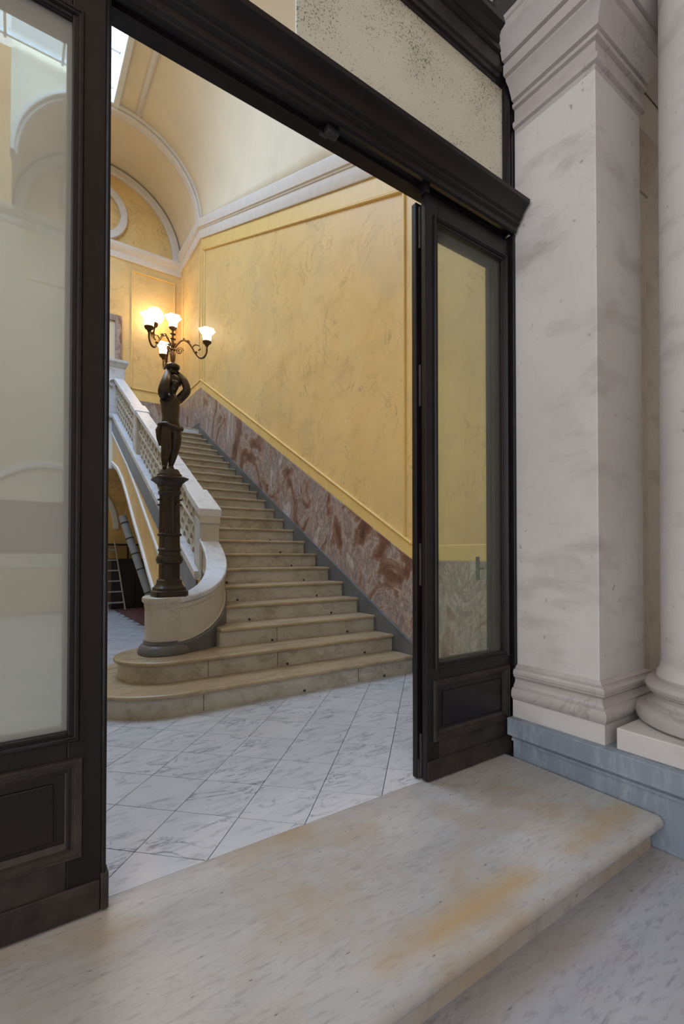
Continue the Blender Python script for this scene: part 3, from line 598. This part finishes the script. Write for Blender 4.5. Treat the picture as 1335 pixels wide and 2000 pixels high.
# loincloth: twisted roll round the hips with a knot and hanging end
ring = [(1.108+.092*math.cos(a), 4.212+.078*math.sin(a), 2.268+.016*math.sin(a*2+.5)) for a in [2*math.pi*k/24 for k in range(25)]]
tube('loincloth', ring, [.019+.005*math.sin(k*2.1) for k in range(25)], 'bronze', fg, 8); tube('cloth_end', [(1.020, 4.20, 2.275), (1.006, 4.20, 2.23), (1.012, 4.205, 2.16), (1.02, 4.21, 2.10)], [.018, .026, .022, .008], 'bronze', fg)
for hx, s in ((1.098, 1), (1.152, -1)):
    for q in range(4): tube('finger', [(hx-s*.012, 4.186+q*.011, 2.752), (hx+s*.004, 4.180+q*.013, 2.768), (hx+s*.018, 4.184+q*.011, 2.776)], [.0075, .0065, .005], 'bronze', fg, 6)
    tube('thumb', [(hx-s*.02, 4.182, 2.740), (hx-s*.004, 4.168, 2.752), (hx+s*.008, 4.166, 2.764)], [.008, .007, .005], 'bronze', fg, 6)
TC = (1.122, 4.205)
lathe('disc', [(0, 2.735), (.040, 2.735), (.046, 2.755), (.034, 2.766), (.046, 2.772), (.058, 2.785), (.060, 2.805), (.050, 2.815), (.03, 2.818), (0, 2.819)], (*TC, 0), 'iron', fg, 28)
lathe('stem', [(0, 2.815), (.026, 2.815), (.026, 2.825), (.014, 2.835), (.020, 2.86), (.022, 2.90), (.016, 2.935), (.024, 2.945), (.024, 2.955), (.015, 2.965), (.028, 2.985), (.028, 3.0), (.012, 3.012), (.012, 3.03), (.024, 3.04), (.010, 3.05), (.010, 3.07), (.026, 3.082), (.008, 3.092), (.008, 3.11), (.03, 3.13), (.034, 3.14), (0, 3.14)], (*TC, 0), 'brass', fg, 20)
def tulip_mesh(c, par):
    P = [(.030, 0), (.034, .02), (.036, .045), (.040, .065), (.056, .085), (.066, .096), (.060, .100), (.046, .085), (.034, .065)]
    return lathe('shade', P, c, 'shade', par, 36, 0, lambda a, j: 1+(.09*math.cos(a*6) if 4 <= j <= 6 else .02*math.cos(a*6)))
def scrolled_arm(dx, dy, R):
    def P(r, z): return (TC[0]+dx*r, TC[1]+dy*r, z)
    k = R/.30
    pts = [P(.02, 2.965), P(.045*k, 3.0), P(.085*k, 3.028), P(.13*k, 3.012), P(.17*k, 2.965), P(.205*k, 2.905), P(.24*k, 2.87), P(.275*k, 2.875), P(.298*k, 2.915), P(.30*k, 2.965)]
    sm_ = []
    for i in range(len(pts)-1):
        p0, p1, p2, p3 = [Vector(pts[min(max(q, 0), len(pts)-1)]) for q in (i-1, i, i+1, i+2)]
        for s in range(4):
            t_ = s/4; sm_.append(.5*((2*p1)+(-p0+p2)*t_+(2*p0-5*p1+4*p2-p3)*t_**2+(-p0+3*p1-3*p2+p3)*t_**3))
    sm_.append(Vector(pts[-1]))
    arm = tube('arm', sm_, .0085, 'brass', fg, 8)
    spi = [P(.03+.034*(1-q/22)*math.cos(q*.62)+.03, 2.945+.034*(1-q/22)*math.sin(q*.62)-.01) for q in range(20)]
    tube('scroll', spi, .005, 'brass', arm, 6); tube('scroll', [P(.17*k, 2.965), P(.20*k, 2.985), P(.235*k, 2.975), P(.245*k, 2.945), P(.225*k, 2.935)], .0055, 'brass', arm, 6)
    for (r, z) in ((.10, 3.035), (.14, 3.018), (.205, 2.92)): blob('leaf', P(r*k, z), (.014, .010, .009), 'brass', arm, .3)
    c = P(R, 2.965); lathe('cup', [(0, 0), (.012, 0), (.018, .015), (.034, .028), (.040, .042), (.034, .050), (0, .05)], c, 'brass', arm, 18)
    tulip_mesh((c[0], c[1], c[2]+.045), arm)
scrolled_arm(.785, -.62, .30); scrolled_arm(-.785, -.62, .30); scrolled_arm(0, 1, .31)
tulip_mesh((TC[0], TC[1], 3.135), fg)

# ================================================================== THINGS ROUND THE LANDING AND UNDER THE STAIRS
gx, gy, gz = 2.66, 11.50, 6.72
wlm = thing('globe_wall_lamp', 'round glowing globe lamp on a bracket on the landing back wall', 'wall lamp', (gx, YB-.02, gz-.2))
lathe('globe', [(.19*math.sin(math.pi*k/16)+.0001, -.19*math.cos(math.pi*k/16)) for k in range(17)], (gx, gy, gz), 'globe', wlm, 28)
lathe('holder', [(0, -.26), (.05, -.26), (.07, -.22), (.08, -.17), (0, -.165)], (gx, gy, gz), 'brass', wlm, 16); tube('bracket', [(gx, gy, gz-.25), (gx, gy+.1, gz-.34), (gx, YB-.02, gz-.30)], .02, 'brass', wlm); lathe('wall_plate', [(0, -.01), (.07, -.01), (.07, .01), (0, .01)], (gx, YB-.02, gz-.30), 'brass', wlm, 16)
ds = thing('marble_door_surround', 'dark red marble door surround on the landing back wall', 'door surround', (1.5, YB-.03, ZL))
box('jamb', 1.86, 2.0, YB-.07, YB-.001, ZL, 6.62, 'red', ds, .006); box('jamb', .9, 1.04, YB-.07, YB-.001, ZL, 6.62, 'red', ds, .006); box('head', 1.041, 1.859, YB-.07, YB-.001, 6.48, 6.62, 'red', ds, .006); box('door_panel', 1.041, 1.859, YB-.03, YB-.001, ZL, 6.479, 'cream', ds)
ca = box('carpet', 1.78, 3.2, 6.4, 11.2, 0.0, .012, 'redfloor'); tag(ca, 'dark red carpet on the floor beneath the stairs', 'carpet')
ld_ = thing('step_ladder', 'aluminium ladder leaning under the stairs behind the newel', 'ladder', (1.78, 10.9, 0))
def rail_x(s, z): return (1.60 if s < 0 else 1.93-.12*z/1.45)
for s in (-1, 1): tube('side_rail', [(rail_x(s, 0)-(0 if s < 0 else 0), 10.75, .032), (rail_x(s, 1.5), 11.35, 1.5)], .016, 'alu', ld_, 6)
for k in range(6):
    z = .18+.22*k; y = 10.75+.6*z/1.5; box('rung', rail_x(-1, z), rail_x(1, z), y-.035, y+.035, z-.014, z+.014, 'alu', ld_, .004)
pi_ = thing('wrapped_roll', 'long grey wrapped roll leaning under the stair arch', 'roll', (2.2, 10.2, .1))
p0, p1 = Vector((2.30, 9.9, .10)), Vector((1.80, 10.4, 1.95))
tube('roll', [p0.lerp(p1, k/12) for k in range(13)], [.075]*13, 'wrap', pi_, 14)
for k in (2, 5, 7, 9, 11): q = p0.lerp(p1, k/12); r_ = p0.lerp(p1, k/12+.012); tube('strap', [q, r_], .080, 'dark', pi_, 14)
cb = thing('dark_cupboard', 'dark low cupboard with shelf against the wall under the landing', 'cupboard', (2.3, 11.5, 0))
box('carcass', 1.75, 2.75, 11.35, 11.77, .012, 1.05, 'dark', cb, .005); box('top', 1.70, 2.8, 11.3, 11.78, 1.05, 1.09, 'dark', cb, .004); box('door', 1.78, 2.22, 11.335, 11.351, .08, 1.0, 'dark', cb, .004); box('door', 2.26, 2.72, 11.335, 11.351, .08, 1.0, 'dark', cb, .004); box('shelf', 1.6, 2.4, 11.45, 11.77, 1.38, 1.42, 'dark', cb, .004); box('shelf_post', 2.10, 2.13, 11.5, 11.53, 1.09, 1.38, 'dark', cb)
